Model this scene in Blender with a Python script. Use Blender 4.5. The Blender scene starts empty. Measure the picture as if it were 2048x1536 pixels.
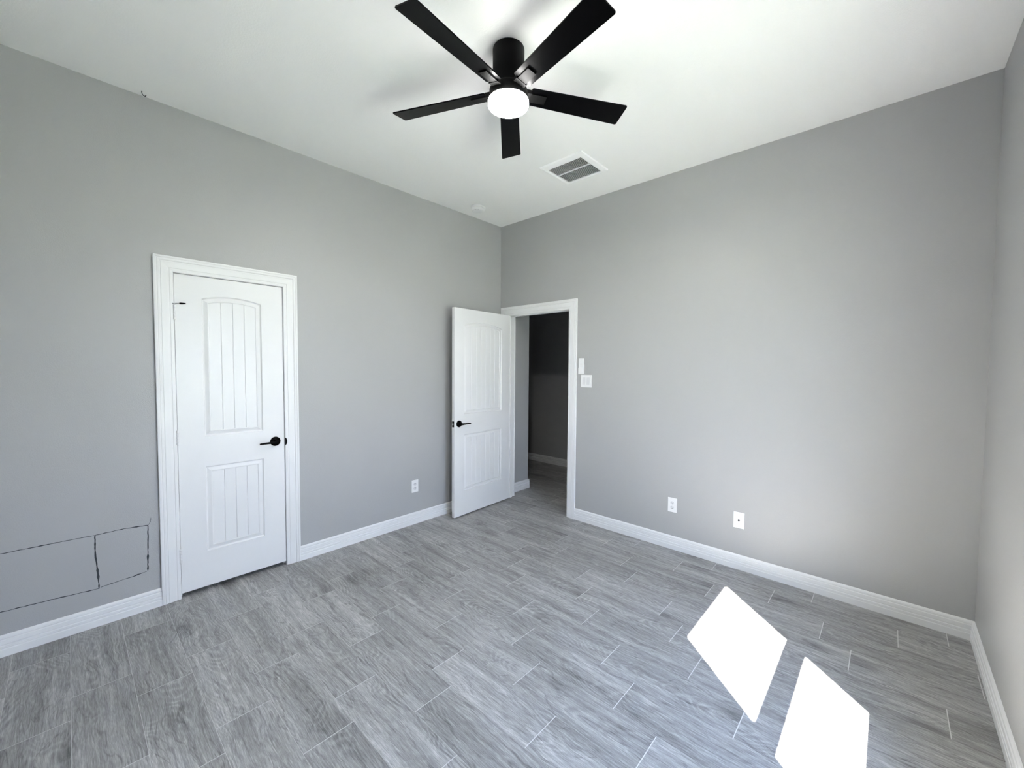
import bpy, bmesh, math, random
from mathutils import Vector, Matrix

random.seed(11)
SC = bpy.context.scene
COL = SC.collection
PI = math.pi

# ------------------------------------------------------------------ camera
R_ = Vector((0.73456037, 0.67850855, 0.00687112))
U_ = Vector((-0.0327525, 0.02534008, 0.99914221))
F_ = Vector((-0.67775242, 0.73415531, -0.04083666))
CAM = Vector((3.2526, -3.3258, 1.4781))
cd = bpy.data.cameras.new('camera')
cam = bpy.data.objects.new('camera', cd)
COL.objects.link(cam)
m = Matrix.Identity(4)
for i in range(3):
    m[i][0], m[i][1], m[i][2], m[i][3] = R_[i], U_[i], -F_[i], CAM[i]
cam.matrix_world = m
cd.sensor_width = 36.0
cd.lens = 36.0 * 819.6 / 2048.0
cd.clip_start = 0.02
SC.camera = cam

# ------------------------------------------------------------------ light
SUN_DIR = Vector((-1.0, 0.921, -1.54)).normalized()
sl = bpy.data.lights.new('sun', 'SUN')
sl.energy = 130.0
sl.angle = math.radians(0.55)
sl.color = (1.0, 0.965, 0.90)
sun = bpy.data.objects.new('sun', sl)
COL.objects.link(sun)
sun.rotation_euler = SUN_DIR.to_track_quat('-Z', 'Y').to_euler()
sun.location = (9, -7, 9)

w = bpy.data.worlds.new('sky')
SC.world = w
w.use_nodes = True
nt = w.node_tree
nt.nodes.clear()
wo = nt.nodes.new('ShaderNodeOutputWorld')
bg = nt.nodes.new('ShaderNodeBackground')
tc = nt.nodes.new('ShaderNodeTexCoord')
sx = nt.nodes.new('ShaderNodeSeparateXYZ')
cr = nt.nodes.new('ShaderNodeValToRGB')
nt.links.new(tc.outputs['Generated'], sx.inputs[0])
nt.links.new(sx.outputs['Z'], cr.inputs[0])
cr.color_ramp.elements[0].position = 0.0
cr.color_ramp.elements[0].color = (0.76, 0.86, 1.0, 1)
cr.color_ramp.elements[1].position = 0.7
cr.color_ramp.elements[1].color = (0.36, 0.56, 1.0, 1)
nt.links.new(cr.outputs[0], bg.inputs['Color'])
bg.inputs['Strength'].default_value = 18.0
nt.links.new(bg.outputs[0], wo.inputs[0])

LAMP_STRENGTH = 135.0

SC.view_settings.view_transform = 'Standard'
SC.view_settings.look = 'None'
SC.view_settings.gamma = 1.0
SC.view_settings.exposure = 0.48
SC.view_settings.use_curve_mapping = False
SC.cycles.diffuse_bounces = 10
SC.cycles.max_bounces = 14
SC.cycles.use_denoising = True
SC.cycles.sample_clamp_indirect = 40.0

# ------------------------------------------------------------------ dimensions
W = 3.635          # room width (x)
H = 3.0415         # ceiling height
YR = -3.635        # rear wall
HI = 2.045         # door opening height
CW = 0.0943        # casing width
HC = HI + CW
CY0, CY1 = -2.9692, -2.1647     # closet casing outer
DX0, DX1 = 0.0, 1.0318          # doorway casing outer
WT = 0.115         # interior wall thickness
HALL_Y = 1.68
HALL_X0, HALL_X1 = -1.75, 1.75
WY0, WY1, WZ0, WZ1 = -2.310, -1.395, 0.56, 2.07   # window opening

# ------------------------------------------------------------------ materials
def new_mat(name):
    mt = bpy.data.materials.new(name)
    mt.use_nodes = True
    return mt, mt.node_tree, mt.node_tree.nodes['Principled BSDF']

def paint(name, col, rough=0.5, bump=0.0, scale=220.0, spec=0.5, var=0.0, metal=0.0):
    mt, nt, b = new_mat(name)
    b.inputs['Base Color'].default_value = (*col, 1)
    b.inputs['Roughness'].default_value = rough
    b.inputs['Specular IOR Level'].default_value = spec
    b.inputs['Metallic'].default_value = metal
    tc = nt.nodes.new('ShaderNodeTexCoord')
    nz = nt.nodes.new('ShaderNodeTexNoise')
    nz.inputs['Scale'].default_value = scale
    nz.inputs['Detail'].default_value = 3
    nt.links.new(tc.outputs['Object'], nz.inputs['Vector'])
    if bump:
        bp = nt.nodes.new('ShaderNodeBump')
        bp.inputs['Strength'].default_value = bump
        bp.inputs['Distance'].default_value = 0.002
        nt.links.new(nz.outputs['Fac'], bp.inputs['Height'])
        nt.links.new(bp.outputs[0], b.inputs['Normal'])
    if var:
        n2 = nt.nodes.new('ShaderNodeTexNoise')
        n2.inputs['Scale'].default_value = 1.7
        n2.inputs['Detail'].default_value = 5
        nt.links.new(tc.outputs['Object'], n2.inputs['Vector'])
        mp = nt.nodes.new('ShaderNodeMapRange')
        mp.inputs['To Min'].default_value = 1 - var
        mp.inputs['To Max'].default_value = 1 + var
        nt.links.new(n2.outputs['Fac'], mp.inputs['Value'])
        vm = nt.nodes.new('ShaderNodeVectorMath')
        vm.operation = 'SCALE'
        vm.inputs[0].default_value = col
        nt.links.new(mp.outputs[0], vm.inputs['Scale'])
        nt.links.new(vm.outputs[0], b.inputs['Base Color'])
    return mt

M_WALL = paint('wall_paint_grey', (0.420, 0.421, 0.421), 0.45, 0.35, 170, 0.5, 0.012)
M_CEIL = paint('ceiling_paint_white', (0.90, 0.90, 0.89), 0.75, 0.45, 120, 0.3, 0.01)
M_TRIM = paint('trim_paint_white', (0.80, 0.80, 0.80), 0.38)
M_DOOR = paint('door_paint_white', (0.79, 0.79, 0.79), 0.36, 0.06, 160)
M_BLACK = paint('matte_black_metal', (0.0006, 0.0006, 0.0006), 0.5, 0.0, spec=0.08)
M_BLADE = paint('black_blade', (0.0003, 0.0003, 0.0005), 0.30, 0.0, 60, 0.09)
M_HOUSE = paint('fan_housing_black', (0.0012, 0.0012, 0.0012), 0.5, 0.1, 300, 0.12)
M_PLASTIC = paint('white_plastic', (0.84, 0.84, 0.84), 0.3)
M_VENT = paint('vent_enamel_white', (0.93, 0.93, 0.93), 0.3)
M_PLASTIC2 = paint('white_plastic_dull', (0.72, 0.72, 0.73), 0.45)
M_STEEL = paint('brushed_steel', (0.55, 0.55, 0.56), 0.3, 0.0, 60, 0.5, 0, 1.0)
M_HOLE = paint('dark_hole', (0.01, 0.01, 0.01), 0.9)
M_VENTDARK = paint('vent_duct_dark', (0.015, 0.014, 0.013), 0.9)
M_SLAT = paint('vent_slat', (0.66, 0.655, 0.64), 0.45)
M_CRACK = paint('wall_cut_dark', (0.045, 0.05, 0.055), 0.95)
M_VINYL = paint('window_vinyl', (0.82, 0.82, 0.81), 0.35)
M_GRASS = paint('lawn', (0.238, 0.262, 0.200), 0.95, 0.8, 30, 0.2, 0.2)

mt, nt, b = new_mat('lamp_lens')
b.inputs['Base Color'].default_value = (0.9, 0.9, 0.9, 1)
b.inputs['Emission Color'].default_value = (1.0, 0.985, 0.96, 1)
b.inputs['Emission Strength'].default_value = 82.0
M_LENS = mt

mt, nt, b = new_mat('window_glass')
nt.nodes.remove(b)
out = nt.nodes['Material Output']
tr = nt.nodes.new('ShaderNodeBsdfTransparent'); tr.inputs[0].default_value = (0.98, 0.98, 0.98, 1)
gl = nt.nodes.new('ShaderNodeBsdfGlossy'); gl.inputs['Roughness'].default_value = 0.02
lw = nt.nodes.new('ShaderNodeLayerWeight'); lw.inputs['Blend'].default_value = 0.5
pw = nt.nodes.new('ShaderNodeMath'); pw.operation = 'POWER'; pw.inputs[1].default_value = 5.0
nt.links.new(lw.outputs['Facing'], pw.inputs[0])
fr = nt.nodes.new('ShaderNodeMapRange'); fr.inputs['To Min'].default_value = 0.04; fr.inputs['To Max'].default_value = 0.9
nt.links.new(pw.outputs[0], fr.inputs['Value'])
mx = nt.nodes.new('ShaderNodeMixShader')
nt.links.new(fr.outputs[0], mx.inputs[0]); nt.links.new(tr.outputs[0], mx.inputs[1]); nt.links.new(gl.outputs[0], mx.inputs[2])
nt.links.new(mx.outputs[0], out.inputs[0])
M_GLASS = mt

def floor_material():
    mt, nt, b = new_mat('grey_oak_plank_tile')
    N, L = nt.nodes, nt.links
    def node(t, **k):
        n = N.new(t)
        for a, v in k.items():
            setattr(n, a, v)
        return n
    def val(n, i, v):
        n.inputs[i].default_value = v
    def math_(op, a, c, clamp=False):
        n = node('ShaderNodeMath', operation=op, use_clamp=clamp)
        for i, x in enumerate((a, c)):
            if isinstance(x, (int, float)): n.inputs[i].default_value = x
            else: L.new(x, n.inputs[i])
        return n.outputs[0]
    uv = node('ShaderNodeUVMap', uv_map='plank')
    at = node('ShaderNodeAttribute', attribute_name='rnd')
    sp = node('ShaderNodeSeparateColor'); L.new(at.outputs['Color'], sp.inputs[0])
    su = node('ShaderNodeSeparateXYZ'); L.new(uv.outputs[0], su.inputs[0])
    # plank-local coordinates shifted per plank
    U = math_('ADD', su.outputs[0], math_('MULTIPLY', sp.outputs[0], 37.0))
    V = math_('ADD', su.outputs[1], math_('MULTIPLY', sp.outputs[1], 23.0))
    def coords(a, c, extra=None):
        cx = node('ShaderNodeCombineXYZ')
        L.new(math_('MULTIPLY', U, a), cx.inputs[0])
        v = math_('MULTIPLY', V, c)
        if extra is not None: v = math_('ADD', v, extra)
        L.new(v, cx.inputs[1])
        L.new(math_('MULTIPLY', sp.outputs[2], 9.0), cx.inputs[2])
        return cx.outputs[0]
    def noise(vec, detail=4, rough=0.6, dist=0.0):
        n = node('ShaderNodeTexNoise'); val(n, 'Scale', 1.0); val(n, 'Detail', detail); val(n, 'Roughness', rough); val(n, 'Distortion', dist)
        L.new(vec, n.inputs['Vector'])
        return n.outputs['Fac']
    warp = noise(coords(3.0, 6.0), 2, 0.45, 0.2)
    broad = noise(coords(0.9, 12.0, math_('MULTIPLY', warp, 1.0)), 3, 0.5, 0.2)
    cloud = noise(coords(3.0, 9.0), 3, 0.55, 0.4)
    # cathedral growth rings : sine of a warped cross coordinate
    vc = math_('SUBTRACT', su.outputs[1], math_('ADD', 0.065, math_('MULTIPLY', sp.outputs[0], 0.07)))
    sgn = math_('SIGN', math_('SUBTRACT', sp.outputs[1], 0.5), 0.0)
    ring = math_('ADD', math_('MULTIPLY', math_('MULTIPLY', vc, vc), 30.0), math_('MULTIPLY', math_('MULTIPLY', U, sgn), 0.85))
    ring = math_('MULTIPLY', math_('ADD', ring, math_('MULTIPLY', warp, 0.85)), 85.0)
    ringv = math_('SINE', ring, 0.0)
    ringv = math_('MULTIPLY', math_('ADD', ringv, 1.0), 0.5)
    ringm = noise(coords(3.3, 12.0), 2, 0.5, 0.0)
    fine = noise(coords(20.0, 300.0, math_('MULTIPLY', warp, 9.0)), 4, 0.75, 0.0)
    vein = noise(coords(1.9, 15.0, math_('MULTIPLY', warp, 2.2)), 3, 0.55, 0.3)
    pale = noise(coords(6.0, 120.0, math_('MULTIPLY', warp, 6.0)), 4, 0.7, 0.1)
    mid = noise(coords(1.6, 50.0, math_('MULTIPLY', warp, 2.2)), 5, 0.68, 0.15)
    # knots
    vo = node('ShaderNodeTexVoronoi'); val(vo, 'Scale', 1.0); val(vo, 'Randomness', 1.0)
    L.new(coords(2.1, 4.3), vo.inputs['Vector'])
    kd = vo.outputs['Distance']
    knot = node('ShaderNodeMapRange', interpolation_type='SMOOTHERSTEP')
    L.new(math_('ADD', kd, math_('MULTIPLY', math_('SUBTRACT', mid, 0.5), 0.22)), knot.inputs['Value'])
    val(knot, 'From Min', 0.0); val(knot, 'From Max', 0.30); val(knot, 'To Min', 1.0); val(knot, 'To Max', 0.0)
    # assemble brightness
    t = math_('MULTIPLY', math_('SUBTRACT', broad, 0.5), 0.55)
    t = math_('ADD', t, math_('MULTIPLY', math_('SUBTRACT', cloud, 0.5), 0.30))
    t = math_('ADD', t, math_('MULTIPLY', math_('SUBTRACT', mid, 0.5), 0.72))
    t = math_('ADD', t, math_('MULTIPLY', math_('SUBTRACT', fine, 0.5), 1.15))
    vm = node('ShaderNodeMapRange', interpolation_type='SMOOTHSTEP'); L.new(math_('ABSOLUTE', math_('SUBTRACT', vein, 0.5), 0.0), vm.inputs['Value'])
    val(vm, 'From Min', 0.0); val(vm, 'From Max', 0.022); val(vm, 'To Min', 1.0); val(vm, 'To Max', 0.0)
    t = math_('SUBTRACT', t, math_('MULTIPLY', math_('MULTIPLY', vm.outputs[0], broad), 0.30))
    pm = node('ShaderNodeMapRange', interpolation_type='SMOOTHSTEP'); L.new(pale, pm.inputs['Value'])
    val(pm, 'From Min', 0.56); val(pm, 'From Max', 0.68)
    t = math_('ADD', t, math_('MULTIPLY', pm.outputs[0], 0.17))
    rm = node('ShaderNodeMapRange'); L.new(ringm, rm.inputs['Value']); val(rm, 'From Min', 0.44); val(rm, 'From Max', 0.62)
    t = math_('ADD', t, math_('MULTIPLY', math_('MULTIPLY', math_('SUBTRACT', math_('POWER', ringv, 2.0), 0.35), rm.outputs[0]), 0.15))
    t = math_('SUBTRACT', t, math_('MULTIPLY', knot.outputs[0], 0.24))
    t = math_('ADD', t, math_('MULTIPLY', math_('SUBTRACT', sp.outputs[2], 0.5), 0.10))
    t = math_('ADD', t, 0.5)
    ramp = node('ShaderNodeValToRGB'); L.new(t, ramp.inputs[0])
    e = ramp.color_ramp.elements
    e[0].position = 0.0; e[0].color = (0.085, 0.083, 0.082, 1)
    e[1].position = 1.0; e[1].color = (0.68, 0.672, 0.66, 1)
    k = e.new(0.32); k.color = (0.215, 0.211, 0.207, 1)
    k = e.new(0.55); k.color = (0.335, 0.331, 0.325, 1)
    k = e.new(0.75); k.color = (0.475, 0.470, 0.462, 1)
    L.new(ramp.outputs[0], b.inputs['Base Color'])
    val(b, 'Roughness', 0.38); val(b, 'Specular IOR Level', 0.45)
    bp = node('ShaderNodeBump'); val(bp, 'Strength', 0.25); val(bp, 'Distance', 0.0012)
    L.new(math_('ADD', fine, math_('MULTIPLY', ringv, 0.15)), bp.inputs['Height'])
    L.new(bp.outputs[0], b.inputs['Normal'])
    return mt

M_FLOOR = floor_material()
M_GROUT = paint('grout_pale_grey', (0.66, 0.66, 0.65), 0.9)

# ------------------------------------------------------------------ mesh helpers
def add_box(bm, x0, x1, y0, y1, z0, z1, bev=0.0, mi=0):
    vs = [bm.verts.new((x, y, z)) for x in (x0, x1) for y in (y0, y1) for z in (z0, z1)]
    idx = [(0, 1, 3, 2), (4, 6, 7, 5), (0, 4, 5, 1), (2, 3, 7, 6), (0, 2, 6, 4), (1, 5, 7, 3)]
    fs = [bm.faces.new([vs[i] for i in f]) for f in idx]
    for f in fs: f.material_index = mi
    if bev:
        es = set(e for f in fs for e in f.edges)
        bmesh.ops.bevel(bm, geom=list(es), offset=bev, segments=2, profile=0.6, affect='EDGES')

def add_lathe(bm, prof, n=48, M=None, caps=True):
    """prof: list of (radius, height) revolved about local z"""
    rings = []
    for r, h in prof:
        rings.append([bm.verts.new((r * math.cos(2 * PI * i / n), r * math.sin(2 * PI * i / n), h)) for i in range(n)])
    for a, c in zip(rings, rings[1:]):
        for i in range(n):
            f = bm.faces.new((a[i], a[(i + 1) % n], c[(i + 1) % n], c[i])); f.smooth = True
    if caps:
        bm.faces.new(rings[0][::-1]); bm.faces.new(rings[-1])
    if M is not None:
        bmesh.ops.transform(bm, matrix=M, verts=[v for r in rings for v in r])

def add_prism(bm, poly, vec, cap=True):
    """extrude a 3D polygon along vec"""
    a = [bm.verts.new(p) for p in poly]
    c = [bm.verts.new(Vector(p) + Vector(vec)) for p in poly]
    n = len(a)
    for i in range(n):
        bm.faces.new((a[i], a[(i + 1) % n], c[(i + 1) % n], c[i]))
    if cap:
        bm.faces.new(a[::-1]); bm.faces.new(c)

def add_tube(bm, pts, r, n=12):
    rings = []
    for i, p in enumerate(pts):
        p = Vector(p)
        d = (Vector(pts[min(i + 1, len(pts) - 1)]) - Vector(pts[max(i - 1, 0)])).normalized()
        u = d.orthogonal().normalized(); v = d.cross(u)
        rr = r[i] if isinstance(r, (list, tuple)) else r
        rings.append([bm.verts.new(p + (u * math.cos(2 * PI * k / n) + v * math.sin(2 * PI * k / n)) * rr) for k in range(n)])
    for a, c in zip(rings, rings[1:]):
        off = min(range(n), key=lambda s: (a[0].co - c[s].co).length)
        for k in range(n):
            f = bm.faces.new((a[k], a[(k + 1) % n], c[(k + 1 + off) % n], c[(k + off) % n])); f.smooth = True
    bm.faces.new(rings[0][::-1]); bm.faces.new(rings[-1])

def obj(name, bm, mats, parent=None, loc=(0, 0, 0), smooth=None):
    bmesh.ops.recalc_face_normals(bm, faces=bm.faces)
    me = bpy.data.meshes.new(name)
    bm.to_mesh(me); bm.free()
    for mt in (mats if isinstance(mats, (list, tuple)) else [mats]):
        me.materials.append(mt)
    o = bpy.data.objects.new(name, me)
    COL.objects.link(o)
    o.location = loc
    if parent is not None: o.parent = parent
    return o

def tag(o, label=None, cat=None, group=None, kind=None):
    if label: o['label'] = label
    if cat: o['category'] = cat
    if group: o['group'] = group
    if kind: o['kind'] = kind
    return o

def thing(name, label, cat, loc=(0, 0, 0), rotz=0.0, group=None, kind=None):
    o = bpy.data.objects.new(name, None)
    COL.objects.link(o)
    o.location = loc; o.rotation_euler = (0, 0, rotz)
    o.empty_display_size = 0.05
    return tag(o, label, cat, group, kind)

def BM(): return bmesh.new()

# ------------------------------------------------------------------ floor
def build_floor():
    bm = BM()
    uvl = bm.loops.layers.uv.new('plank')
    cl = bm.loops.layers.float_color.new('rnd')
    LEN, PW, G = 0.6, 0.1995, 0.0015
    y_ref = -0.3615
    phases = {0: .012, 1: .147, 2: .480, 3: .020, 4: .190, 5: .437, 6: .015, 7: .209, 8: .456, 9: .003,
              10: .285, 11: .457, 12: .085, 13: .233, 14: .033, 15: .200, 16: .42, 17: .11, -1: .33, -2: .53}
    x0b, x1b, y0b, y1b = HALL_X0 - 0.05, W + 0.01, YR - 0.01, HALL_Y + 0.02
    rr = random.Random(5)
    for k in range(-11, 18):
        ya = y_ref - k * PW; yb = ya - PW      # ya > yb
        ph = phases.get(k, rr.random() * 0.6)
        n0 = int((x0b - ph) / LEN) - 2
        for j in range(n0, n0 + 14):
            xa = ph + j * LEN; xb = xa + LEN
            cx0, cx1 = max(xa + G, x0b), min(xb - G, x1b)
            cy0, cy1 = max(yb + G * 0.22, y0b), min(ya - G * 0.22, y1b)
            if cx1 - cx0 < 0.01 or cy1 - cy0 < 0.01: continue
            col = (rr.random(), rr.random(), rr.random(), 1.0)
            bvl = 0.0003
            z1, z0 = 0.0, -0.003
            top = [(cx0 + bvl, cy0 + bvl, z1), (cx1 - bvl, cy0 + bvl, z1), (cx1 - bvl, cy1 - bvl, z1), (cx0 + bvl, cy1 - bvl, z1)]
            bot = [(cx0, cy0, z0), (cx1, cy0, z0), (cx1, cy1, z0), (cx0, cy1, z0)]
            tv = [bm.verts.new(p) for p in top]; bv = [bm.verts.new(p) for p in bot]
            fs = [bm.faces.new(tv)]
            for i in range(4):
                fs.append(bm.faces.new((bv[i], bv[(i + 1) % 4], tv[(i + 1) % 4], tv[i])))
            for f in fs:
                for l in f.loops:
                    l[uvl].uv = (l.vert.co.x - xa, l.vert.co.y - yb)
                    l[cl] = col
    # grout bed
    g = [bm.verts.new(p) for p in ((x0b, y0b, -0.0007), (x1b, y0b, -0.0007), (x1b, y1b, -0.0007), (x0b, y1b, -0.0007))]
    f = bm.faces.new(g); f.material_index = 1
    s = [bm.verts.new(p) for p in ((x0b, y0b, -0.12), (x1b, y0b, -0.12), (x1b, y1b, -0.12), (x0b, y1b, -0.12))]
    f = bm.faces.new(s[::-1]); f.material_index = 1
    for i in range(4):
        f = bm.faces.new((s[i], s[(i + 1) % 4], g[(i + 1) % 4], g[i])); f.material_index = 1
    me = bpy.data.meshes.new('floor')
    bm.to_mesh(me); bm.free()
    me.materials.append(M_FLOOR); me.materials.append(M_GROUT)
    o = bpy.data.objects.new('floor', me); COL.objects.link(o)
    tag(o, 'grey wood-look plank tile floor with pale grout lines', 'floor', kind='structure')
build_floor()

def struct(name, bm, mat, label, cat, parent=None):
    o = obj(name, bm, mat, parent)
    return tag(o, label, cat, kind='structure') if parent is None else o

# ceiling
bm = BM(); add_box(bm, -0.9, W + 0.2, YR - 0.2, 0.0 + WT, H, H + 0.12)
struct('ceiling', bm, M_CEIL, 'white textured ceiling holding the fan, vent and smoke detector', 'ceiling')

# left wall with closet opening
RO0, RO1 = CY0 + CW - 0.0015 - 0.019, CY1 - CW + 0.0015 + 0.019
bm = BM()
add_box(bm, -WT, 0, YR - 0.2, RO0, 0, H)
add_box(bm, -WT, 0, RO1, WT, 0, H)
add_box(bm, -WT, 0, RO0, RO1, HI + 0.026, H)
wall_left = struct('wall_left', bm, M_WALL, 'grey left wall with the closet door and a cut patch outline near the floor', 'wall')

# back wall with doorway
BX0, BX1 = 0.113 - 0.02, DX1 - CW - 0.006 + 0.02
bm = BM()
add_box(bm, 0, BX0, 0, WT, 0, H)
add_box(bm, BX1, W, 0, WT, 0, H)
add_box(bm, BX0, BX1, 0, WT, HI + 0.026, H)
struct('wall_back', bm, M_WALL, 'grey back wall with the open doorway, switch and outlets', 'wall')

# right wall with window opening
bm = BM()
add_box(bm, W, W + 0.16, YR - 0.2, WY0, 0, H)
add_box(bm, W, W + 0.16, WY1, WT, 0, H)
add_box(bm, W, W + 0.16, WY0, WY1, 0, WZ0)
add_box(bm, W, W + 0.16, WY0, WY1, WZ1, H)
struct('wall_right', bm, M_WALL, 'grey right wall at the edge of the view, lit by bounced sun', 'wall')

bm = BM(); add_box(bm, 0, W, YR - WT, YR, 0, H)
struct('wall_rear', bm, M_WALL, 'grey rear wall behind the viewpoint', 'wall')

# hall beyond the doorway
HZ = 2.75
bm = BM(); add_box(bm, -0.10, 0.02, WT, 0.475, 0, HZ)
struct('wall_hall_left', bm, M_WALL, 'short grey hall wall seen through the doorway beside the open door', 'wall')
bm = BM(); add_box(bm, HALL_X0, HALL_X1, HALL_Y, HALL_Y + 0.1, 0, HZ)
struct('wall_hall_far', bm, M_WALL, 'dark far wall of the hall seen through the doorway', 'wall')
bm = BM()
add_box(bm, HALL_X1, HALL_X1 + 0.1, WT, HALL_Y, 0, HZ)
struct('wall_hall_right', bm, M_WALL, 'grey right end wall of the hall', 'wall')
bm = BM()
add_box(bm, HALL_X0 - 0.1, HALL_X0, 0.375, HALL_Y, 0, HZ)
add_box(bm, HALL_X0, -0.10, 0.375, 0.475, 0, HZ)
struct('wall_hall_end', bm, M_WALL, 'grey left end walls of the hall', 'wall')
bm = BM(); add_box(bm, HALL_X0 - 0.1, HALL_X1 + 0.1, WT, HALL_Y + 0.1, HZ, HZ + 0.1)
struct('ceiling_hall', bm, M_CEIL, 'white ceiling of the hall beyond the doorway', 'ceiling')

# closet interior shell
bm = BM()
add_box(bm, -0.80, -0.70, -3.5, -1.6, 0, 2.6)
add_box(bm, -0.70, -WT, -3.5, -3.4, 0, 2.6)
add_box(bm, -0.70, -WT, -1.7, -1.6, 0, 2.6)
add_box(bm, -0.80, -WT, -3.5, -1.6, 2.6, 2.7)
struct('wall_closet', bm, M_WALL, 'walls of the closet behind the closed door', 'wall')

# cut lines on the left wall
def jag(pts, wid, bm, seed, step=0.012, gap=0.0):
    rr = random.Random(seed)
    path = []
    for (a, c) in zip(pts, pts[1:]):
        L = math.hypot(c[0] - a[0], c[1] - a[1]); n = max(2, int(L / step))
        for i in range(n):
            t = i / n
            path.append((a[0] + (c[0] - a[0]) * t + rr.uniform(-1, 1) * 0.0009, a[1] + (c[1] - a[1]) * t + rr.uniform(-1, 1) * 0.0009))
    path.append(pts[-1])
    prev = None
    for i, p in enumerate(path):
        q = path[min(i + 1, len(path) - 1)]; o = path[max(i - 1, 0)]
        d = Vector((q[0] - o[0], q[1] - o[1])).normalized(); nrm = Vector((-d.y, d.x))
        hw = wid * rr.uniform(0.35, 1.0) * 0.5
        if rr.random() < 0.10: hw *= 1.7
        x = 0.0006
        cur = [bm.verts.new((x, p[0] + nrm.x * hw, p[1] + nrm.y * hw)), bm.verts.new((x, p[0] - nrm.x * hw, p[1] - nrm.y * hw)),
               bm.verts.new((-0.0005, p[0] - nrm.x * hw, p[1] - nrm.y * hw)), bm.verts.new((-0.0005, p[0] + nrm.x * hw, p[1] + nrm.y * hw))]
        if prev and not (gap and rr.random() < gap):
            for k in range(4):
                bm.faces.new((prev[k], prev[(k + 1) % 4], cur[(k + 1) % 4], cur[k]))
        prev = cur
for seed, wid, pts in ((1, .0052, [(-3.62, .524), (-3.42, .523), (-3.245, .519), (-3.14, .522), (-3.06, .517), (-3.023, .513)]),
                       (2, .0082, [(-3.247, .519), (-3.249, .42), (-3.242, .33), (-3.238, .212)]),
                       (3, .0068, [(-3.023, .512), (-3.026, .40), (-3.030, .238)]),
                       (4, .0054, [(-3.62, .229), (-3.50, .224), (-3.42, .221), (-3.30, .214), (-3.236, .210)]),
                       (5, .0042, [(-3.232, .214), (-3.16, .222), (-3.10, .226), (-3.035, .234)]),
                       (6, .0028, [(-3.023, .514), (-3.012, .530), (-3.009, .556)])):
    bm = BM(); jag(pts, wid, bm, seed)
    c = obj('wall_cut', bm, M_CRACK, wall_left)
    c['label'] = 'thin dark jagged cut line'

# ------------------------------------------------------------------ baseboards
BB = [(0, 0), (.0150, 0), (.0152, .036), (.0110, .040), (.0110, .0425), (.0148, .045), (.0148, .055), (.0100, .0585), (.0100, .061),
      (.0135, .0635), (.0133, .083), (.0090, .0865), (.0090, .089), (.0115, .0915), (.0105, .100), (.0060, .106), (0, .1085)]
def baseboard(name, a, c, nrm, label, extra=()):
    """run from a to c (xy), profile thickness along nrm"""
    bm = BM()
    for (p, q, n) in [(a, c, nrm)] + list(extra):
        poly = [(p[0] + n[0] * t, p[1] + n[1] * t, h) for t, h in BB]
        add_prism(bm, poly, (q[0] - p[0], q[1] - p[1], 0))
    return struct(name, bm, M_TRIM, label, 'baseboard')
baseboard('baseboard_left', (0, YR), (0, CY0), (1, 0), 'white grooved baseboard on the left wall, left of the closet door')
baseboard('baseboard_corner', (0, CY1), (0, -0.018), (1, 0), 'white grooved baseboard on the left wall between the closet and the open door')
baseboard('baseboard_back', (DX1, 0), (W - 0.0, 0), (0, -1), 'white grooved baseboard along the back wall under the outlets')
baseboard('baseboard_right', (W, 0), (W, YR), (-1, 0), 'white grooved baseboard along the right wall')
baseboard('baseboard_rear', (0.016, YR), (W - .016, YR), (0, 1), 'white baseboard along the rear wall')
baseboard('baseboard_hall_side', (0.02, WT + .02), (0.02, 0.49), (1, 0), 'short white baseboard seen past the open door',
          extra=[((0.035, 0.475), (-0.1, 0.475), (0, 1))])
baseboard('baseboard_hall_far', (HALL_X0, HALL_Y), (HALL_X1, HALL_Y), (0, -1), 'shaded white baseboard along the dark hall wall')

# ------------------------------------------------------------------ casings
CP = [(0, 0), (0, .0175), (.004, .0190), (.011, .0190), (.014, .0165), (.017, .0165), (.0195, .0180), (.027, .0180), (.030, .0135), (.033, .0135),
      (.036, .0155), (.060, .0140), (.0695, .0130), (.072, .0105), (.0745, .0105), (.077, .0125), (.090, .0110), (.0943, .0075), (.0943, 0)]
def casing(bm, u0, u1, top, place, clip0=0.0):
    """mitred three-sided casing. u0,u1 outer positions; place(u, depth, z)->xyz"""
    n = len(CP)
    def ring(f):
        return [bm.verts.new(place(*f(o, d))) for o, d in CP]
    r = [ring(lambda o, d: (u0 + max(o, clip0), d, 0.0)), ring(lambda o, d: (u0 + max(o, clip0), d, top - o)),
         ring(lambda o, d: (u1 - o, d, top - o)), ring(lambda o, d: (u1 - o, d, 0.0))]
    for a, c in zip(r, r[1:]):
        for i in range(n - 1):
            bm.faces.new((a[i], a[i + 1], c[i + 1], c[i]))
        bm.faces.new((a[n - 1], a[0], c[0], c[n - 1]))
    bm.faces.new(r[0][::-1]); bm.faces.new(r[-1])

bm = BM(); casing(bm, CY0, CY1, HC, lambda u, d, z: (d, u, z + (0.0015 if z < .01 else 0)))
t1 = struct('trim_1', bm, M_TRIM, 'white moulded casing around the closed closet door', 'door casing')
bm = BM()
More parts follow.
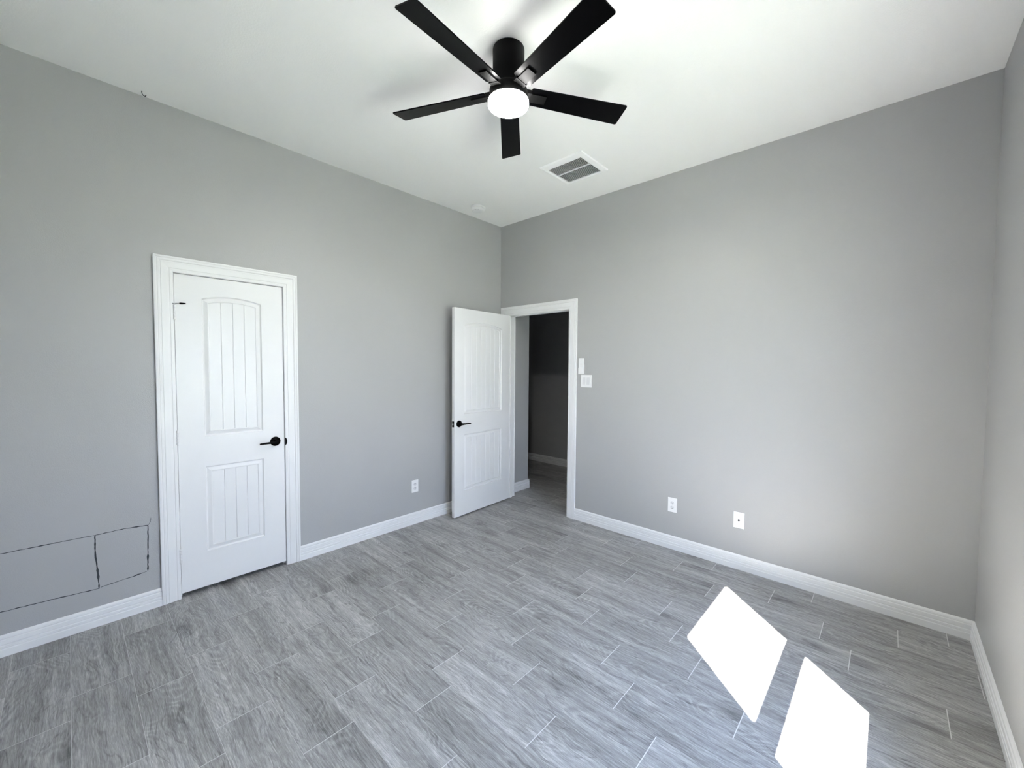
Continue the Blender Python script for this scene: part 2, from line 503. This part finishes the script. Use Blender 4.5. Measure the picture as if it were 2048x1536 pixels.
# jambs + stops (closet)
JY0, JY1 = CY0 + CW - 0.0015, CY1 - CW + 0.0015
add_box(bm, -WT, 0.0, JY0 - 0.019, JY0, 0, HI + .006)
add_box(bm, -WT, 0.0, JY1, JY1 + 0.019, 0, HI + .006)
add_box(bm, -WT, 0.0, JY0 - 0.019, JY1 + 0.019, HI + .0015, HI + .025)
add_box(bm, -0.052, -0.040, JY0, JY0 + .012, 0, HI + .0015)
add_box(bm, -0.052, -0.040, JY1 - .012, JY1, 0, HI + .0015)
add_box(bm, -0.052, -0.040, JY0, JY1, HI - .0105, HI + .0015)
obj('door_jamb', bm, M_TRIM, t1)
bm = BM()   # strike plate lip showing at the latch side of the closet
yc = JY1 - .003
pts = [(.0125, yc, .925 - .028)] + [(.0125, yc + .0135 * math.cos(a), .925 + .028 * math.sin(a)) for a in [(-PI / 2 + PI * k / 14) for k in range(1, 14)]] + [(.0125, yc, .925 + .028)]
add_prism(bm, pts, (.003, 0, 0))
o = obj('strike_plate', bm, M_BLACK, t1); o['label'] = 'black latch strike plate'

bm = BM(); casing(bm, DX0 + 0.019, DX1, HC, lambda u, d, z: (u, -d, z), 0.0)
t2 = struct('trim_2', bm, M_TRIM, 'white moulded casing around the open doorway in the corner', 'door casing')
JX0, JX1 = 0.113, DX1 - CW - 0.006
bm = BM()
add_box(bm, JX0 - .019, JX0, 0, WT, 0, HI + .006)
add_box(bm, JX1, JX1 + .019, 0, WT, 0, HI + .006)
add_box(bm, JX0 - .019, JX1 + .019, 0, WT, HI + .006, HI + .025)
add_box(bm, JX0, JX0 + .012, .040, .075, 0, HI + .006)
add_box(bm, JX1 - .012, JX1, .040, .075, 0, HI + .006)
add_box(bm, JX0, JX1, .040, .075, HI - .006, HI + .006)
obj('door_jamb', bm, M_TRIM, t2)
bm = BM(); add_box(bm, JX1 - .0025, JX1 + .001, .008, .034, .90, .96)
o = obj('strike_plate', bm, M_BLACK, t2); o['label'] = 'black latch strike plate'
bm = BM(); casing(bm, DX0 + 0.025, DX1, HC, lambda u, d, z: (u, WT + d, z), 0.0)
obj('hall_casing', bm, M_TRIM, t2)

# ------------------------------------------------------------------ panel doors
def panel_door(width, height, thick, planks, pm, side_in):
    """Door slab mesh: local x 0..width, z 0..height, thickness y 0..thick (face at y=0 looks to -y, other at y=thick)."""
    bm = BM()
    lo = (side_in, width - side_in)
    def outline(x0, x1, z0, z1, rise, off, n=20):
        """arched outline inset by off, counter-clockwise"""
        X0, X1 = x0 + off, x1 - off
        pts = [(X0, z0 + off), (X1, z0 + off)]
        cx = (x0 + x1) / 2; hw = (x1 - x0) / 2
        for i in range(n + 1):
            x = X1 + (X0 - X1) * i / n
            t = (x - cx) / hw
            pts.append((x, z1 - off + rise * (1 - t * t)))
        return pts
    def top_z(x, x0, x1, z1, rise, off):
        cx = (x0 + x1) / 2; hw = (x1 - x0) / 2
        t = (x - cx) / hw
        return z1 - off + rise * (1 - t * t)
    prof = [(0.0, 0.0), (.0030, .0070), (.0075, .0100), (.011, .0095), (.029, .0030), (.033, .0030), (.0355, .0062)]
    for side in (0, 1):
        Y = (lambda d: d) if side == 0 else (lambda d: thick - d)
        edges = []
        rect = [bm.verts.new((x, Y(0), z)) for x, z in ((0, 0), (width, 0), (width, height), (0, height))]
        for i in range(4): edges.append(bm.edges.new((rect[i], rect[(i + 1) % 4])))
        for (z0, z1, rise) in pm:
            prev = None
            for off, dep in prof:
                ring = [bm.verts.new((x, Y(dep), z)) for x, z in outline(lo[0], lo[1], z0, z1, rise, off)]
                n = len(ring)
                if prev is None:
                    for i in range(n): edges.append(bm.edges.new((ring[i], ring[(i + 1) % n])))
                else:
                    for i in range(n): bm.faces.new((prev[i], prev[(i + 1) % n], ring[(i + 1) % n], ring[i]))
                prev = ring
            off, dep = prof[-1]
            xa, xb = lo[0] + off, lo[1] - off
            g = .0026
            for p in range(planks):
                pa = xa + (xb - xa) * p / planks + (g if p else 0)
                pb = xa + (xb - xa) * (p + 1) / planks - (g if p < planks - 1 else 0)
                xs = [pa + (pb - pa) * i / 6 for i in range(7)]
                for a_, b_ in zip(xs, xs[1:]):
                    bm.faces.new([bm.verts.new(q) for q in ((a_, Y(dep), z0 + off), (b_, Y(dep), z0 + off),
                                 (b_, Y(dep), top_z(b_, lo[0], lo[1], z1, rise, off)), (a_, Y(dep), top_z(a_, lo[0], lo[1], z1, rise, off)))])
                if p < planks - 1:
                    c = pb + g
                    for a_, b_, da, db in ((pb, c, dep, dep + .0045), (c, c + g, dep + .0045, dep)):
                        bm.faces.new([bm.verts.new(q) for q in ((a_, Y(da), z0 + off), (b_, Y(db), z0 + off),
                                     (b_, Y(db), top_z(b_, lo[0], lo[1], z1, rise, off)), (a_, Y(da), top_z(a_, lo[0], lo[1], z1, rise, off)))])
        bmesh.ops.triangle_fill(bm, edges=edges, use_beauty=True)
    # slab edges
    for (xa, za), (xb, zb) in zip(((0, 0), (width, 0), (width, height), (0, height)), ((width, 0), (width, height), (0, height), (0, 0))):
        bm.faces.new([bm.verts.new(p) for p in ((xa, 0, za), (xb, 0, zb), (xb, thick, zb), (xa, thick, za))])
    bmesh.ops.remove_doubles(bm, verts=bm.verts, dist=0.00005)
    return bm

def lever_handle(parent, lx, z, ysurf, out, to, drop=-0.002):
    """round rose and straight lever. out = +-1 outwards in local y, to = +-1 lever direction in local x"""
    h = obj('door_handle', lever_bm(out, to, drop), M_BLACK, parent, (lx, ysurf, z))
    h['label'] = 'black lever handle on a round rose'
    return h
def lever_bm(out, to, drop):
    bm = BM()
    Mx = Matrix.Rotation(-PI / 2 * out, 4, 'X')
    add_lathe(bm, [(.0335, 0), (.0335, .006), (.0315, .009), (.012, .0095), (.0105, .012), (.0105, .046), (.009, .048)], 40, Mx)
    # lever: flat tapered bar
    secs = []
    for t, hw, hh in ((-.011, .0075, .0085), (0, .0075, .0095), (.02, .0060, .0080), (.06, .0050, .0066), (.105, .0042, .0056), (.112, .0030, .0042)):
        y = out * (.047 + .004 * math.sin(min(t, .1) * 14))
        z = drop * t / .11
        secs.append([bm.verts.new((to * t, y + sy * hw, z + sz * hh)) for sy, sz in
                     ((-1, -.6), (-.6, -1), (.6, -1), (1, -.6), (1, .6), (.6, 1), (-.6, 1), (-1, .6))])
    for a, c in zip(secs, secs[1:]):
        for k in range(8):
            f = bm.faces.new((a[k], a[(k + 1) % 8], c[(k + 1) % 8], c[k])); f.smooth = True
    bm.faces.new(secs[0]); bm.faces.new(secs[-1])
    return bm

def hinge(parent, pinx, piny, z, L=.089):
    bm = BM()
    for k in range(5):
        z0 = z - L / 2 + L * k / 5
        add_lathe(bm, [(.0058, z0 + .0006), (.0062, z0 + .0012), (.0062, z0 + L / 5 - .0012), (.0058, z0 + L / 5 - .0006)], 16, Matrix.Translation((pinx, piny, 0)))
    add_lathe(bm, [(.0035, z - L / 2 - .004), (.0035, z + L / 2 + .004)], 12, Matrix.Translation((pinx, piny, 0)))
    return bm

# closet door: hinge on the left (y low), faces +x.   local x -> +y world, local y (0 face) -> faces +x
DW = JY1 - JY0 - .009
d1 = thing('door_1', 'closed white two-panel closet door with arched plank panel and black lever', 'door', (0.0, JY0 + .0045, 0.029), PI / 2, kind='structure')
# rotz=90deg: local x -> +y, local y -> -x ; face y=0 looks to +x
bm = panel_door(DW, HI - .029 - .0035, .035, 4, [(.231, .789, 0.0), (.987, 1.873, .026)], .137)
obj('door_slab', bm, M_DOOR, d1, (0, 0.001, 0))
lever_handle(d1, DW - .060, .903, .001, -1, -1)
hz = [1.772, .996, .245]
for z in hz:
    o = obj('hinge', hinge(None, -.0025, -.0115, z), M_TRIM, d1)
    o['label'] = 'white painted hinge'
# hinge pin door stop on the top hinge
bm = BM()
add_lathe(bm, [(.009, 1.822), (.009, 1.828)], 16, Matrix.Translation((-.0025, -.0115, 0)))
add_tube(bm, [(-.003, -.013, 1.825), (.012, -.024, 1.8265), (.030, -.034, 1.827)], .0034, 10)
ds = obj('door_stop', bm, M_STEEL, d1); ds['label'] = 'small metal hinge pin door stop'
bm = BM()
add_tube(bm, [(.022, -.029, 1.827), (.032, -.035, 1.827), (.048, -.045, 1.8275)], [.0055, .0055, .004], 12)
o = obj('rubber_tip', bm, M_BLACK, ds); o['label'] = 'black rubber tip'

# open bedroom door: pin at the left jamb
D2W = JX1 - JX0 - .006
TH = math.radians(87.0)
PIN = (JX0 - .006, -.006)
d2 = thing('door_2', 'open white two-panel bedroom door swung against the left wall in the corner', 'door', (PIN[0], PIN[1], 0.012), -TH, kind='structure')
# local x along the door, local y: +y is the hall face (turned to +x world)
bm = panel_door(D2W, HI - .012 + .001, .035, 7, [(.240, .800, 0.0), (1.000, 1.872, .040)], .128)
obj('door_slab', bm, M_DOOR, d2, (.006, .006, 0))
lever_handle(d2, .006 + D2W - .060, .913, .041, 1, -1)
lever_handle(d2, .006 + D2W - .060, .913, .006, -1, -1)
bm = BM(); add_box(bm, .006 + D2W - .0005, .006 + D2W + .0015, .0105, .0365, .913 - .029, .913 + .029, .0006)
lp = obj('latch_plate', bm, M_BLACK, d2); lp['label'] = 'black latch plate on the door edge'
bm = BM(); add_box(bm, .006 + D2W + .001, .006 + D2W + .010, .017, .030, .913 - .008, .913 + .008, .002)
o = obj('latch_bolt', bm, M_STEEL, lp); o['label'] = 'small steel latch bolt'
for z in hz:
    o = obj('hinge', hinge(None, 0, 0, z), M_TRIM, d2)
    o['label'] = 'white painted hinge'

# ------------------------------------------------------------------ window (right wall, outside the frame)
XI, XO = W + .100, W + .140      # inner (lower) and outer (upper) sash planes
wn = thing('window_1', 'white double-hung window in the right wall letting the sun in', 'window', (W + .08, (WY0 + WY1) / 2, WZ0), kind='structure')
wx, wy, wz = wn.location
bm = BM()
fr = .030
add_box(bm, W + .07, W + .16, WY0, WY0 + fr, WZ0, WZ1)
add_box(bm, W + .07, W + .16, WY1 - fr, WY1, WZ0, WZ1)
add_box(bm, W + .07, W + .16, WY0 + fr, WY1 - fr, WZ1 - fr, WZ1)
add_box(bm, W + .07, W + .16, WY0 + fr, WY1 - fr, WZ0, WZ0 + fr)
bmesh.ops.translate(bm, verts=bm.verts, vec=(-wx, -wy, -wz))
obj('window_frame', bm, M_VINYL, wn)
def sash(xc, z0, z1, rb, rt, st=.030):
    bm = BM(); a, c = WY0 + fr, WY1 - fr; t = .016
    add_box(bm, xc - t, xc + t, a, a + st, z0, z1)
    add_box(bm, xc - t, xc + t, c - st, c, z0, z1)
    add_box(bm, xc - t, xc + t, a + st, c - st, z0, z0 + rb)
    add_box(bm, xc - t, xc + t, a + st, c - st, z1 - rt, z1)
    bmesh.ops.translate(bm, verts=bm.verts, vec=(-wx, -wy, -wz))
    s = obj('sash', bm, M_VINYL, wn)
    bm = BM(); add_box(bm, xc - .002, xc + .002, a + st, c - st, z0 + rb, z1 - rt)
    bmesh.ops.translate(bm, verts=bm.verts, vec=(-wx, -wy, -wz))
    obj('glass_pane', bm, M_GLASS, s)
sash(XO, 1.245, WZ1 - fr, .045, .030)
sash(XI, WZ0 + fr, 1.297, .045, .040)
bm = BM(); add_box(bm, W - .001, W + .085, WY0, WY1, WZ0, WZ0 + .020)
add_box(bm, W - .030, W - .0005, WY0 - .05, WY1 + .05, WZ0, WZ0 + .020, .004)
add_box(bm, W - .014, W - .0005, WY0 - .03, WY1 + .03, WZ0 - .06, WZ0 - .0005, .002)
bmesh.ops.translate(bm, verts=bm.verts, vec=(-wx, -wy, -wz))
obj('window_sill', bm, M_TRIM, wn)

bm = BM(); add_box(bm, W + .16, W + 30, -20, 20, -.35, -.30)
struct('ground', bm, M_GRASS, 'lawn outside the window', 'ground')

# ------------------------------------------------------------------ ceiling fan
FX, FY, BZ = 1.8176, -1.812, 2.8375
fan = thing('ceiling_fan', 'black five-blade ceiling fan with a lit round light', 'ceiling fan', (FX, FY, H))
def fz(z): return z - H
bm = BM()
add_lathe(bm, [(.0765, fz(H)), (.078, fz(H) - .004), (.078, fz(2.915)), (.0755, fz(2.912)), (.0755, fz(2.862)), (.073, fz(2.850)), (.05, fz(2.848))], 64)
obj('canopy', bm, M_HOUSE, fan)
bm = BM()
add_lathe(bm, [(.05, fz(2.858)), (.082, fz(2.855)), (.092, fz(2.848)), (.0945, fz(2.838)), (.0945, fz(2.795)), (.093, fz(2.792)), (.05, fz(2.792))], 64)
obj('motor_housing', bm, M_HOUSE, fan)
bm = BM()
prof = [(.05, fz(2.794)), (.0995, fz(2.792)), (.1005, fz(2.789)), (.1005, fz(2.776))]
for i in range(1, 9):
    a = PI / 2 * i / 8
    prof.append((.1005 - .016 * (1 - math.cos(a)), fz(2.776) - .011 * math.sin(a)))
prof += [(.06, fz(2.764)), (.005, fz(2.763))]
add_lathe(bm, prof, 64)
o = obj('lamp_lens', bm, M_LENS, fan); o['label'] = 'glowing white light diffuser'
ll = bpy.data.lights.new('fan_light', 'AREA')
ll.shape = 'DISK'; ll.size = .18; ll.color = (1.0, 0.985, 0.96)
ll.energy = PI * PI * .09 ** 2 * LAMP_STRENGTH
lo_ = bpy.data.objects.new('fan_light', ll); COL.objects.link(lo_)
lo_.parent = fan; lo_.location = (0, 0, fz(2.7605))
PIT = -.234
PHI = 1.039
R0, R1, HR, HT = .112, .634, .048, .062
for k in range(5):
    ang = PHI + k * 2 * PI / 5
    Mb = Matrix.Translation((0, 0, fz(BZ))) @ Matrix.Rotation(math.radians(0.8), 4, Vector((R_.x, R_.y, 0))) @ Matrix.Translation((0, 0, -fz(BZ))) @ Matrix.Rotation(ang, 4, 'Z') @ Matrix.Translation((0, 0, fz(BZ))) @ Matrix.Rotation(PIT, 4, 'X')
    bm = BM()
    pts = []
    for s in (-1, 1):
        row = []
        xs = [R0, R0 + .004, R0 + .02, .25, .40, .55, R1 - .008, R1 - .002, R1]
        for i, x in enumerate(xs):
            hw = HR + (HT - HR) * (x - R0) / (R1 - R0)
            if i == 0: hw -= .006
            if i == len(xs) - 2: hw -= .002
            if i == len(xs) - 1: hw -= .008
            row.append((x, s * hw))
        pts.append(row)
    outline = pts[0] + pts[1][::-1]
    add_prism(bm, [(x, y, -.003) for x, y in outline], (0, 0, .006))
    bmesh.ops.transform(bm, matrix=Mb, verts=bm.verts)
    bl = obj('blade', bm, M_BLADE, fan)
    # blade bracket: flat iron under the blade root
    bm = BM()
    add_box(bm, .075, .195, -.024, .024, -.0095, -.0035, .0015)
    add_box(bm, .070, .115, -.030, .030, -.0125, .010, .002)
    bmesh.ops.transform(bm, matrix=Mb, verts=bm.verts)
    obj('blade_bracket', bm, M_HOUSE, bl)

# ------------------------------------------------------------------ ceiling vent
VX0, VX1, VY0, VY1 = 1.180, 1.567, -.780, -.400
IX0, IX1, IY0, IY1 = 1.213, 1.518, -.714, -.427
vt = thing('ceiling_vent', 'white square ceiling air vent with fine louvres', 'air vent', ((VX0 + VX1) / 2, (VY0 + VY1) / 2, H))
vx, vy = vt.location.x, vt.location.y
bm = BM()
def frame_ring(bm, outer, inner, zo, zi):
    a = [bm.verts.new((x, y, zo)) for x, y in outer]; c = [bm.verts.new((x, y, zi)) for x, y in inner]
    for i in range(4): bm.faces.new((a[i], a[(i + 1) % 4], c[(i + 1) % 4], c[i]))
def rect(x0, x1, y0, y1, o=0): return [(x0 + o - vx, y0 + o - vy), (x1 - o - vx, y0 + o - vy), (x1 - o - vx, y1 - o - vy), (x0 + o - vx, y1 - o - vy)]
ov, iv = (VX0, VX1, VY0, VY1), (IX0, IX1, IY0, IY1)
frame_ring(bm, rect(*ov), rect(*ov, .003), 0, -.010)
frame_ring(bm, rect(*ov, .003), rect(*ov, .012), -.010, -.0125)
frame_ring(bm, rect(*ov, .012), rect(*ov, .016), -.0125, -.009)
frame_ring(bm, rect(*ov, .016), rect(*iv, -.002), -.009, -.011)
frame_ring(bm, rect(*iv, -.002), rect(*iv), -.011, -.008)
frame_ring(bm, rect(*iv), rect(*iv), -.008, -.0012)
obj('vent_frame', bm, M_VENT, vt)
bm = BM(); add_box(bm, IX0 - vx, IX1 - vx, IY0 - vy, IY1 - vy, -.0015, -.0004)
o = obj('duct_opening', bm, M_VENTDARK, vt); o['label'] = 'dark duct behind the louvres'
bm = BM()
ns = 25
for i in range(ns):
    x = IX0 + (IX1 - IX0) * (i + .5) / ns - vx
    tilt = .0012
    add_prism(bm, [(x - .0008 - tilt, IY0 - vy, -.0018), (x + .0008 - tilt, IY0 - vy, -.0018), (x + .0008 + tilt, IY0 - vy, -.0090), (x - .0008 + tilt, IY0 - vy, -.0090)], (0, IY1 - IY0, 0))
obj('louvre_slats', bm, M_SLAT, vt)
bm = BM(); yb = -.583
add_box(bm, IX0 - vx, IX1 - vx, yb - .004 - vy, yb + .004 - vy, -.0105, -.002)
obj('divider_bar', bm, M_VENT, vt)

# ------------------------------------------------------------------ smoke detector
sd = thing('smoke_detector', 'round white smoke detector on the ceiling near the corner', 'smoke detector', (0.235, -0.565, H))
bm = BM(); add_lathe(bm, [(.069, 0), (.071, -.003), (.071, -.010), (.066, -.013), (.05, -.013)], 48)
obj('mounting_base', bm, M_PLASTIC, sd)
bm = BM(); add_lathe(bm, [(.060, -.0125), (.064, -.016), (.0635, -.030), (.058, -.038), (.035, -.041), (.004, -.0415)], 48)
body = obj('detector_body', bm, M_PLASTIC, sd)
bm = BM()
for k in range(7):
    a = -2.3 + k * .28
    add_lathe(bm, [(.0035, -.0416), (.0035, -.0405)], 10, Matrix.Translation((.047 * math.cos(a), .047 * math.sin(a), .0022)))
o = obj('sound_slot', bm, M_VENTDARK, body)
o['label'] = 'dark sounder openings'

# ceiling hook
hk = BM()
add_tube(hk, [(0, 0, 0), (0, .001, -.012), (.001, .006, -.022), (.002, .014, -.024), (.002, .018, -.018)], .0022, 8)
o = obj('ceiling_hook', hk, M_BLACK, None, (0.055, -3.0, H))
tag(o, 'tiny black hook in the ceiling close to the left wall', 'hook')

# ------------------------------------------------------------------ wall plates
def place(o, wall, a, z):
    """put a plate built facing -y onto a wall"""
    if wall == 'back': o.location = (a, 0, z)
    else:
        o.location = (0, a, z); o.rotation_euler = (0, 0, PI / 2)
def plate_bm(w, h, t=.006):
    bm = BM()
    add_box(bm, -w / 2, w / 2, -t, 0, -h / 2, h / 2, .0025)
    return bm
def outlet(wall, a, z, label):
    t = thing('wall_outlet', label, 'outlet', group='white duplex wall outlets')
    place(t, wall, a, z)
    pl = obj('cover_plate', plate_bm(.072, .117), M_PLASTIC, t)
    bm = BM()
    for s in (-1, 1):
        add_lathe(bm, [(.0165, 0), (.0165, .0018), (.0155, .0022)], 28, Matrix.Translation((0, -.0055, s * .0195)) @ Matrix.Rotation(PI / 2, 4, 'X') @ Matrix.Diagonal((1, .86, 1, 1)))
    rc = obj('receptacle', bm, M_PLASTIC2, t)
    for s in (-1, 1):
        bm = BM()
        zc = s * .0195
        add_box(bm, -.0075, -.0055, -.0082, -.0070, zc - .001, zc + .008)
        add_box(bm, .0055, .0075, -.0082, -.0070, zc - .001, zc + .007)
        add_lathe(bm, [(.0026, 0), (.0026, .001)], 12, Matrix.Translation((0, -.0072, zc - .0075)) @ Matrix.Rotation(PI / 2, 4, 'X'))
        o = obj('socket_holes', bm, M_HOLE, rc); o['label'] = 'dark socket holes'
    bm = BM(); add_lathe(bm, [(.003, 0), (.003, .001)], 12, Matrix.Translation((0, -.006, 0)) @ Matrix.Rotation(PI / 2, 4, 'X'))
    obj('screw', bm, M_PLASTIC2, t)
    return t
outlet('left', -1.141, .356, 'white duplex outlet on the left wall between closet and open door')
outlet('back', 1.978, .363, 'white duplex outlet on the back wall, left of the cable plate')

t = thing('cable_plate', 'white wall plate with a black cable port, right of the back wall outlet', 'wall plate')
place(t, 'back', 2.468, .365)
obj('cover_plate', plate_bm(.073, .119, .007), M_PLASTIC, t)
bm = BM(); add_lathe(bm, [(.0065, 0), (.0065, .004), (.0045, .004)], 20, Matrix.Translation((0, -.006, 0)) @ Matrix.Rotation(PI / 2, 4, 'X'))
o = obj('cable_port', bm, M_HOLE, t); o['label'] = 'black round cable port'
for s in (-1, 1):
    bm = BM(); add_lathe(bm, [(.0032, 0), (.0028, .0012)], 12, Matrix.Translation((0, -.007, s * .042)) @ Matrix.Rotation(PI / 2, 4, 'X'))
    obj('screw', bm, M_PLASTIC2, t)

t = thing('light_switch', 'white double rocker light switch beside the doorway', 'light switch')
place(t, 'back', 1.141, 1.352)
obj('cover_plate', plate_bm(.117, .117), M_PLASTIC, t)
for s in (-1, 1):
    bm = BM()
    xc = s * .023
    add_prism(bm, [(xc - .0165, -.0055, .033), (xc - .0165, -.0070, .033), (xc - .0165, -.0105, -.033), (xc - .0165, -.0055, -.033)], (.033, 0, 0))
    obj('rocker', bm, M_PLASTIC2, t)

# fan remote in its wall cradle
t = thing('remote_holder', 'white wall cradle holding the fan remote above the light switch', 'remote holder')
place(t, 'back', 1.088, 1.447)
bm = BM()
add_box(bm, -.0282, .0282, -.004, 0, -.028, .060)
add_box(bm, -.0282, -.0270, -.0185, -.004, -.028, .030)
add_box(bm, .0270, .0282, -.0185, -.004, -.028, .030)
add_box(bm, -.0270, .0270, -.0185, -.0162, -.028, .030)
add_box(bm, -.0270, .0270, -.0162, -.004, -.028, -.0245)
obj('cradle', bm, M_PLASTIC, t)
t = thing('remote_control', 'slim white fan remote with small buttons slotted in the wall cradle', 'remote control')
place(t, 'back', 1.088, 1.447)
bm = BM(); add_box(bm, -.0270, .0270, -.0155, -.0045, -.0235, .122, .003)
rb = obj('remote_body', bm, M_PLASTIC, t)
for i, (x, z, r) in enumerate([(-.010, .106, .0045), (.010, .106, .0045), (0, .085, .006), (-.010, .065, .0045), (.010, .065, .0045), (-.010, .047, .0045), (.010, .047, .0045)]):
    bm = BM(); add_lathe(bm, [(r, 0), (r, .0015), (r * .8, .002)], 16, Matrix.Translation((x, -.0153, z)) @ Matrix.Rotation(PI / 2, 4, 'X'))
    o = obj('button', bm, M_PLASTIC2, rb)
